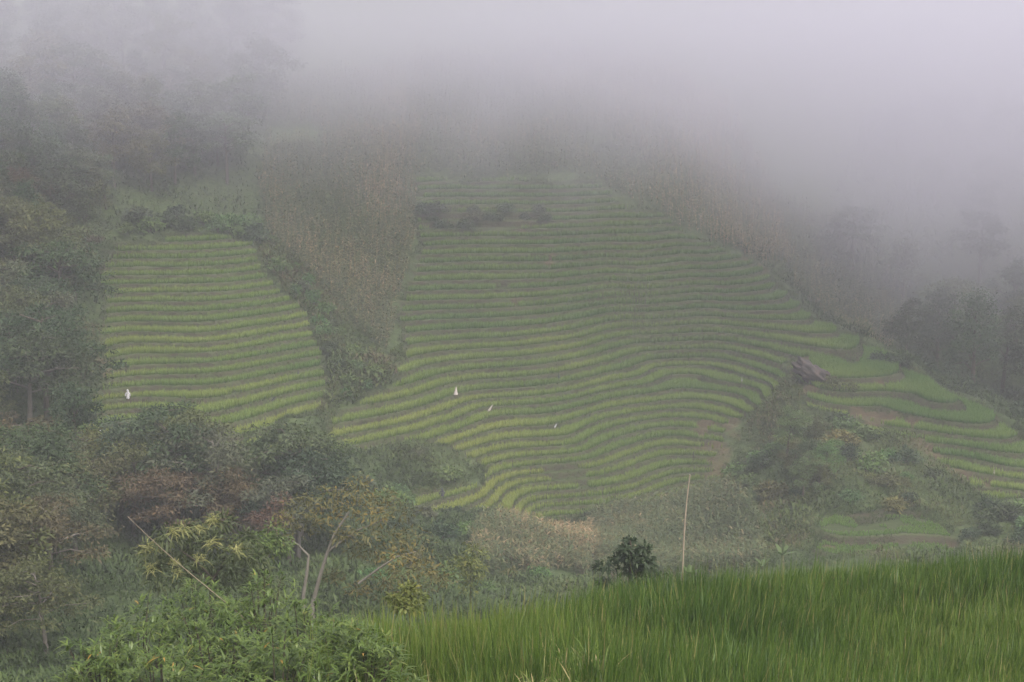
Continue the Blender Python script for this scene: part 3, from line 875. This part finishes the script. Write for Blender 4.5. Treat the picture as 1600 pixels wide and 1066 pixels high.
# tree with two pale stems
Y = 60.0
P = lambda u, v, dy=0.0: at(u, v, Y + dy)
base = np.array([P(480, 960)[0], Y, gz(P(480, 960)[0], Y)])
r_ = np.random.default_rng(5)
cl = []
for u, v, s in [(450,812,.45),(470,790,.5),(500,778,.55),(530,768,.5),(562,762,.5),(596,778,.5),(622,800,.5),(585,800,.5),(548,792,.5),(512,806,.45),(478,822,.45),(440,838,.4),(645,842,.55),(612,836,.5),(575,832,.5),
                (655,868,.5),(622,866,.5),(590,866,.4),(668,888,.4),(632,892,.45),(600,905,.45),(560,860,.35),(650,915,.4),(690,905,.35),(536,835,.4),(560,920,.35),(520,900,.3),(600,930,.35)]:
    cl.append((P(u, v, r_.uniform(-1.6, 1.6)), s * 1.45, .35 + .5 * r_.random() + (.2 if r_.random() < .2 else 0)))
hero("tree", "spreading olive and rusty tree with two pale stems, behind the leafy shrubs", "tree", base,
     [([base + [0.3, 0, -.4], P(488, 945), P(500, 900), P(512, 862), P(522, 835), P(545, 800)], .10, .035),
      ([base + [-.1, 0, -.4], P(474, 930), P(480, 892), P(482, 868), P(466, 852), P(446, 838)], .085, .03),
      ([P(512, 862), P(528, 850), P(560, 828), P(600, 812)], .05, .02),
      ([P(560, 912), P(592, 888), P(620, 870), P(650, 862)], .05, .02)], cl, bark_pale, (0.098, 0.094, 0.034), .20, .066, 80, .5)
# tree with yellow flower clusters
Y = 47.0
base = np.array([P(325, 935)[0], Y, gz(P(325, 935)[0], Y)])
cl = []
for u, v, s in [(235,860,.4),(240,885,.4),(262,835,.45),(290,828,.45),(320,825,.4),(345,815,.4),(300,850,.5),(335,850,.5),(270,862,.5),(370,862,.5),(400,870,.4),(290,885,.5),(330,880,.5),(365,885,.45),(250,908,.4),(300,908,.45),(400,895,.4),(420,915,.4),(345,910,.4),(385,840,.35),(395,915,.4)]:
    cl.append((P(u, v, r_.uniform(-.9, .9)), s, .3 + .4 * r_.random()))
ft = hero("flowering_tree", "dark green tree bearing spiky pale yellow flower clusters", "tree", base,
     [([base + [0, 0, -.3], P(330, 925), P(333, 905), P(345, 888), P(352, 870)], .07, .03), ([P(333, 905), P(310, 880), P(280, 858)], .04, .015), ([P(333, 905), P(300, 892), P(255, 880)], .035, .012)],
     cl, bark_dark, (0.068, 0.086, 0.034), .26, .055, 95, .6, (.4, 1.0, .8, .08), .6)
flower_mat = leafy("flower", [(0.0, (0.17, 0.18, 0.06)), (1.0, (0.30, 0.285, 0.11))], transl=.3)
for u, v, s in [(232,858,.40),(236,888,.34),(284,828,.38),(270,832,.26),(331,850,.36),(312,874,.34),(370,858,.38),(312,826,.22),(334,812,.34),(272,879,.22),(278,895,.24)]:
    A = Acc(); n = 60
    c = P(u, v, -1.1) - base
    d = R3(n); d[:, 2] = np.abs(d[:, 2]) * 1.3 - .2; d = unit(d)
    A.leaves(c + d * .04 + rng.normal(0, .16 * s, (n, 3)), d, R3(n), s * rng.uniform(.35, 1.05, n), .022, rng.uniform(.2, .9, n), (.8, 1.0, .8, .3))
    A.build("flower_cluster", flower_mat, ft)
# small dense dark tree just behind the crest
Y = 44.0
base = np.array([P(985, 930)[0], Y, gz(P(985, 930)[0], Y)])
cl = []
for u, v, s in [(985,842,.22),(972,852,.28),(1000,855,.28),(960,868,.32),(985,866,.34),(1008,872,.32),(950,886,.34),(975,885,.36),(1002,890,.36),(1020,882,.26),(945,905,.34),(970,905,.4),(1000,908,.4),(1022,902,.28),(960,925,.4),(1000,928,.4)]:
    cl.append((P(u + r_.normal(0, 9), v + r_.normal(0, 6), r_.uniform(-.6, .6)), s * r_.uniform(.5, 1.1), .3 + .35 * r_.random()))
hero("tree", "small dense dark green tree poking up behind the near paddy crest", "tree", base, [([base + [0, 0, -.3], P(984, 900), P(986, 860), P(985, 845)], .06, .02)], cl, bark_dark, (0.036, 0.056, 0.026), .17, .06, 85, .45)
# slim pale trunk with a thin crown
Y = 96.0
base = np.array([P(95, 900)[0], Y, gz(P(95, 900)[0], Y)])
hero("tree", "slim pale bare trunk with a thin tuft of leaves, in the dark hollow", "tree", base, [([base + [0, 0, -.3], P(94, 895), P(94, 840), P(96, 770)], .07, .03)],
     [(P(u, v), .55, .6) for u, v in [(95,768),(85,780),(106,782),(95,800),(80,812),(110,818),(92,830)]], bark_pale, (0.085, 0.080, 0.036), .22, .08, 34)
# saplings
for (u, v, y, s, lab, tn) in [(640,943,29.5,.24,"small lime green sapling at the top edge of the near paddy", (0.105, 0.125, 0.034)), (412,855,56,.75,"light green young tree between the flowering tree and the two pale stems", (0.075, 0.115, 0.03)),
                              (418,795,92,.9,"reddish leaved shrub above the light green young tree", (0.085, 0.052, 0.036)), (735,880,72,.8,"yellowish green sapling among weeds left of the dry maize", (0.10, 0.12, 0.034))]:
    Y = y; c = P(u, v); base = np.array([c[0], Y, gz(c[0], Y)])
    cl = [(c + r_.normal(0, s * .55, 3) * [1, 1, 1.1], s * .6, .4 + .4 * r_.random()) for _ in range(12)]
    hero("sapling", lab, "sapling", base, [([base - [0, 0, .2], base * .45 + c * .55, c + [0, 0, s * .3]], .03 + .02 * s, .01)], cl, bark_dark, tn, .07 + .15 * s, (.07 + .15 * s) * .36, 60, .6)

# leafy shrubs at the near left
shrub_leaf = leafy("shrub_leaf", [(0.0, (0.040, 0.068, 0.015)), (0.5, (0.086, 0.128, 0.024)), (0.92, (0.150, 0.185, 0.042)), (0.97, (0.30, 0.20, 0.04)), (1.0, (0.33, 0.16, 0.04))],
                   along=[(0.0, (0.9, 0.95, 0.9)), (1.0, (1.0, 1.0, 1.0))], transl=.32, rough=.42, spec=.4)
SHRUBS = [(405,908,25.5,1.05,"highest leafy green shrub, below the two pale stems"), (305,916,26.5,.95,"leafy green shrub that the leaning bamboo cane rises from"), (215,950,24.5,.95,"leafy green shrub at the outer left of the shrub row"),
          (475,948,24,.9,"leafy green shrub touching the end of the near paddy"), (335,975,22.6,1.0,"leafy green shrub in the middle of the near shrubs"), (160,1000,22.3,.7,"smallest leafy green shrub, at the far left end of the near shrubs"),
          (530,1000,21.8,.75,"leafy green shrub growing into the paddy edge"), (430,1015,21,.95,"leafy green shrub in front, with a few orange leaves"), (250,1030,21,.9,"leafy green shrub in front, low at the left"), (575,1040,20.5,.6,"low leafy green shrub in front of the paddy stalks")]
for i, (u, v, y, rad, lab) in enumerate(SHRUBS):
    top = at(u, v, y); g = gz(top[0], y); h = max(1.2, top[2] - g)
    e = empty("shrub", (top[0], y, g), lab, "shrub", "leafy shrubs at the end of the near paddy")
    S, L = Acc(), Acc()
    n = int(190 * rad)
    o = R3(n); o[:, 2] = np.abs(o[:, 2])
    rr = (0.45 + .55 * rng.random(n) ** .5) * (1 + .25 * np.sin(o[:, 0] * 5 + i) * np.cos(o[:, 1] * 4))
    zc = h - min(rad * 1.15, h * .8)
    tip = np.stack([o[:, 0] * rad * rr, o[:, 1] * rad * rr, zc + (o[:, 2] * 1.15 - .25 * (o[:, 2] < .3) * rng.random(n)) * (h - zc) / 1.15 * rr * 1.05], -1)
    for q in range(0, n, 4):
        t_ = tip[q]
        S.tube(np.array([[t_[0] * .08, t_[1] * .08, -.2], [t_[0] * .4, t_[1] * .4, zc * .65], [t_[0] * .8, t_[1] * .8, t_[2] - .22], t_]), [.022, .014, .008, .004], 5)
    hue = rng.normal(.5, .12, n)
    for j in range(12):
        az = rng.uniform(0, 2 * np.pi, n); lift = rng.uniform(-.15, .9, n)
        out_ = o * .55 + np.stack([np.cos(az), np.sin(az), lift], -1)
        L.leaves(tip + rng.normal(0, .02, (n, 3)) - np.array([0, 0, .012 * j]), out_, np.stack([-.3 * np.cos(az), -.3 * np.sin(az), np.ones(n)], -1), rng.uniform(.13, .25, n), rng.uniform(.022, .036, n),
                 rng.uniform(.15, .7, n), (.25, 1.0, .75, .05), np.where(rng.random(n) < .006, .98, np.clip(hue + rng.normal(0, .13, n), 0, .93)))
    S.build("stem", bark_dark, e); L.build("foliage", shrub_leaf, e)

# ------------------------------------------------------------------ banana plants
banana_mat = leafy("banana_leaf", [(0.0, (0.050, 0.085, 0.030)), (1.0, (0.12, 0.165, 0.055))], transl=.4, rough=.4)
banana_stem = plain("banana_stem", (0.12, 0.14, 0.06), (0.09, 0.085, 0.045), 4)
def banana(u, v, y, h, lab, furled):
    p = at(u, v, y); g = gz(p[0], y)
    e = empty("banana_plant", (p[0], y, g), lab, "banana plant", "banana plants beyond the near paddy")
    top = p[2] - g
    S = Acc(); S.tube([[0, 0, -.2], [.02, 0, top * .5], [0, .02, top]], [.11, .09, .05], 8); S.build("trunk", banana_stem, e, True)
    for j in range(6):
        A = Acc(); az = j * 1.05 + u; up = .55 + .35 * (j % 3)
        if furled and j == 0: az, up = 0.3, 9.0
        d = np.array([[math.cos(az), math.sin(az), up]])
        A.leaves(np.array([[0, 0, top]]), d, np.array([[-math.cos(az) * up, -math.sin(az) * up, 1.0]]), h, h * .26, .25 if up < 5 else .02, (.15, .8, 1.0, .95, .7, .1), .7 if j == 0 else .3 + .08 * j)
        A.build("leaf", banana_mat, e)
banana(1222, 868, 100, 1.15, "banana plant with one pale upright leaf above the paddy crest", True)
banana(1192, 884, 98, .9, "low banana plant beside the one with the upright leaf", False)
banana(1078, 898, 92, 1.0, "banana plant half hidden behind the paddy near the bamboo pole", False)

# ------------------------------------------------------------------ poles
bamboo = plain("dry_bamboo", (0.30, 0.25, 0.18), (0.19, 0.15, 0.105), 3.0, .6)
pale_bamboo = plain("pale_bamboo", (0.38, 0.32, 0.25), (0.26, 0.20, 0.145), 3.0, .6)
def cane(name, lab, cat, foot, tip, r0, r1, nodes, mat=None):
    foot, tip = np.asarray(foot), np.asarray(tip)
    e = empty(name, tuple(foot), lab, cat)
    ts = np.linspace(0, 1, nodes * 3 + 1); A = Acc()
    side = np.array([.02, .01, 0]) * np.linalg.norm(tip - foot)
    pts = (tip - foot) * ts[:, None] + side * np.sin(ts * 2 * np.pi)[:, None] * .35
    rad = (r0 + (r1 - r0) * ts) * np.where(np.arange(len(ts)) % 3 == 0, 1.22, 1.0)
    A.tube(pts, rad, 8); A.build("culm", mat or bamboo, e, True)
p = at(1065, 905, 31.2); foot = np.array([p[0] - .08, 31.2, gz(p[0], 31.2) - .3])
cane("bamboo_pole", "tall thin bare bamboo pole standing in the near paddy", "pole", foot, at(1078, 742, 31.0), .022, .011, 9, pale_bamboo)
tipp = at(199, 807, 24.6); mid = at(342, 934, 25.2); foot = mid + (mid - tipp) * .75
cane("bamboo_cane", "thin bamboo cane leaning out of the leafy shrubs", "cane", foot, tipp, .0095, .004, 8)

# ------------------------------------------------------------------ the boulder
def boulder():
    c = hit(1272, 592, 60); base = np.array([c[0], c[1] + .3, gz(c[0], c[1] + .3)])
    m, nt, p, out = new_mat("weathered_rock")
    r1 = ramp(nt, [(0.3, (0.022, 0.019, 0.018)), (0.55, (0.055, 0.042, 0.038)), (0.75, (0.105, 0.062, 0.052))]); nt.links.new(noise(nt, 1.1, 6, .65), r1.inputs[0])
    nt.links.new(r1.outputs[0], p.inputs["Base Color"]); p.inputs["Roughness"].default_value = .9
    nr, ns = 30, 44
    th = np.linspace(0.02, math.pi - .02, nr)[:, None]; ph = np.linspace(0, 2 * math.pi, ns, endpoint=False)[None]
    x, y, z = np.sin(th) * np.cos(ph), np.sin(th) * np.sin(ph), np.cos(th) + 0 * ph
    cub = (np.abs(x) ** 3 + np.abs(y) ** 3 + np.abs(z) ** 3) ** (-1 / 3)
    bump = 1 + .45 * fbm(x * 3 + z, y * 3 - z, 401, 1.1, 4) + .3 * fbm(z * 4 + 9, x * 4, 402, .7, 3)
    r = cub * bump
    V = np.stack([x * r * 2.1, y * r * 1.5, z * r * .85], -1)
    a = math.radians(28)                                                  # long axis runs down to the right
    V = np.stack([V[..., 0] * math.cos(a) + V[..., 2] * math.sin(a), V[..., 1], -V[..., 0] * math.sin(a) + V[..., 2] * math.cos(a)], -1)
    V[..., 2] += 1.0
    A = Acc(); A.sheet(V, .5, .5, True)
    o = A.build("boulder", m, None, True); o.location = tuple(base)
    tag(o, "big reddish grey boulder tilted in the terraces", "boulder")
boulder()
for i, (u, v, s, lab) in enumerate([(1305, 602, 1.6, "bush growing over the right side of the boulder"), (1330, 608, 1.1, "small bush at the lower right foot of the boulder"), (1246, 585, .8, "tiny bush against the left face of the boulder")]):
    p = hit(u, v, 60); e = empty("bush", (p[0], p[1], gz(p[0], p[1])), lab, "bush", None, i * 2.0, s)
    for o in BUSHES[i]:
        q = o.copy(); COL.objects.link(q); q.parent = e; q.color = (*TONES['olive green'], 1)

# ------------------------------------------------------------------ scarecrows and rag flags in the rice
stick_mat = plain("weathered_stick", (0.20, 0.16, 0.11), (0.10, 0.08, 0.06), 4)
def cloth_mat(name, a, b):
    m, nt, p, out = new_mat(name)
    nt.links.new(mixc(nt, noise(nt, 3.0, 3), a, b), p.inputs["Base Color"]); p.inputs["Roughness"].default_value = .7
    return m
white = cloth_mat("white_plastic_sheet", (0.62, 0.60, 0.63), (0.46, 0.43, 0.45))
pinkish = cloth_mat("cream_sheet", (0.52, 0.45, 0.41), (0.42, 0.36, 0.32))
dark = cloth_mat("dark_cloth", (0.035, 0.040, 0.050), (0.06, 0.06, 0.065))

def rag(u, v, name, label, cat, mat, H, w_top, w_bot, lean=0.0, stick=0.5, sleeves=False):
    """a sheet hung round a stick; (u, v) is the foot of the cloth"""
    g = hit(u, v + 5, 60); z = gz(g[0], g[1])
    lo = at(u, v, g[1])[2] - z                                           # height of the cloth's lower edge above the mud
    lo = max(lo, .25)
    e = empty(name, (g[0], g[1], z), label, cat, "scarecrows and rags set in the rice")
    S = Acc(); S.tube([[-lean * .3, 0, -.3], [0, 0, lo], [lean * H, .0, lo + H * (1.0 + .12 * stick)]], [.03, .027, .018], 6); S.build("stick", stick_mat, e, True)
    nr, nc = 9, 20
    t = np.linspace(0, 1, nr)[:, None]; a = np.linspace(0, 2 * np.pi, nc, endpoint=False)[None]
    w = (w_top + (w_bot - w_top) * (1 - t)) * .4
    fold = 1 + .22 * np.sin(a * 5 + 2 * t) * (1 - t)
    V = np.stack([np.cos(a) * w * fold + lean * H * t, np.sin(a) * w * .55 * fold + 0 * t, lo + H * t + .05 * np.sin(a * 3) * (1 - t) + 0 * a], -1)
    A = Acc(); A.sheet(V, .5, .5, True); A.build("cloth", mat, e, True)
    if sleeves:
        for s in (-1, 1):
            B = Acc(); B.tube([[s * w_top * .3, 0, lo + H * .82], [s * .19, 0, lo + H * .6], [s * .20, .02, lo + H * .34]], [.07, .06, .05], 8); B.build("sleeve", mat, e, True)
        Hd = Acc(); Hd.tube([[0, 0, lo + H * .96], [0, 0, lo + H * 1.08], [0, 0, lo + H * 1.18]], [.07, .11, .06], 10); Hd.build("head", mat, e, True)
rag(200, 623, "scarecrow", "white sheet scarecrow with hanging sleeves on the smaller plot", "scarecrow", white, .72, .20, .34, .05, 0, True)
rag(712, 617, "scarecrow", "pale cone shaped sheet standing in the big terraces", "scarecrow", pinkish, .86, .06, .50, .06, 0)
rag(764, 642, "rag_flag", "pale sheet on a stick leaning to the right, below the cone shaped sheet", "rag flag", pinkish, .62, .12, .26, .6, .2)
rag(867, 668, "rag_flag", "small bluish white rag on a slanted stick in the yellow rice", "rag flag", white, .42, .06, .16, .45, .3)
rag(873, 592, "scarecrow", "dark rag figure on a paddy edge of the big terraces", "scarecrow", dark, .55, .10, .26, .0, 1.5)
rag(691, 777, "scarecrow", "dark bluish figure at the bottom of the big terraces", "scarecrow", dark, .62, .12, .34, .05, 0, True)
rag(424, 627, "rag_flag", "dark rag bending to the right on the smaller plot", "rag flag", dark, .40, .30, .08, .9, 0)
rag(466, 585, "rag_flag", "dark rag at the right edge of the smaller plot", "rag flag", dark, .42, .10, .18, .0, .5)
rag(1159, 596, "rag_flag", "thin white strip on a stick in the yellow rice left of the boulder", "rag flag", white, .55, .05, .12, -.05, .3)
rag(1553, 740, "rag_flag", "thin pale strip on a stick on the spur under the dark forest", "rag flag", pinkish, .6, .05, .10, -.05, .3)
rag(157, 674, "rag_flag", "tiny white scrap at the lower left corner of the smaller plot", "rag flag", white, .16, .14, .18, 0, 0)
for u, v, lab in [(197, 585, "short dark post in the rice, left side of the smaller plot"), (1083, 718, "short dark stump on the lowest paddy bank of the big terraces")]:
    g = hit(u, v, 60); z = gz(g[0], g[1]); e = empty("post", (g[0], g[1], z), lab, "post")
    A = Acc(); A.tube([[0, 0, -.3], [.02, 0, .7], [.03, 0, 1.25]], [.05, .05, .04], 8); A.build("shaft", bark_dark, e, True)

# ------------------------------------------------------------------ weeds at the front of the near paddy
def weeds(u, v, y, label, tone, n, L):
    p = at(u, v, y); g = gz(p[0], y); A = Acc()
    az = rng.uniform(0, 6.28, n); lean = rng.uniform(.1, 1.3, n)
    b = np.stack([np.clip(rng.normal(0, .22, n), -.4, .4), np.clip(rng.normal(0, .22, n), -.4, .4), rng.uniform(0, .55, n)], -1)
    A.leaves(b, np.stack([np.cos(az) * lean, np.sin(az) * lean, np.ones(n)], -1), np.stack([-np.cos(az), -np.sin(az), lean], -1), L * rng.uniform(.5, 1.2, n), .02, rng.uniform(.2, .8, n), (.5, 1, .7, .08), np.clip(tone + rng.normal(0, .2, n), 0, 1))
    o = A.build("weed_clump", near_mat); o.location = (p[0], y, g); tag(o, label, "weeds")
weeds(915, 1010, 22.5, "pale arching grass clump in the near paddy", .72, 320, .75)
weeds(870, 1050, 20.6, "tangled weed clump with dry brown tips at the front of the near paddy", .9, 340, .55)
weeds(125, 1062, 21.5, "tuft of pale grass left of the leafy shrubs", .6, 300, .8)
NEARLEFT = np.array([(-14,17),(-3.2,17),(-3.0,22),(-5,30),(-9,44),(-20,44),(-22,24)], float)
herbs("undergrowth", "grass and weeds on the steep bank around the near shrubs", NEARLEFT, 9, .6, .4, 271, 10)
NEARBACK = np.array([(-3,30),(3,34),(12,40),(24,44),(24,60),(-8,58),(-10,44)], float)
herbs("undergrowth", "weeds on the bank falling away behind the near paddy", NEARBACK, 5, .9, .45, 281, 10)
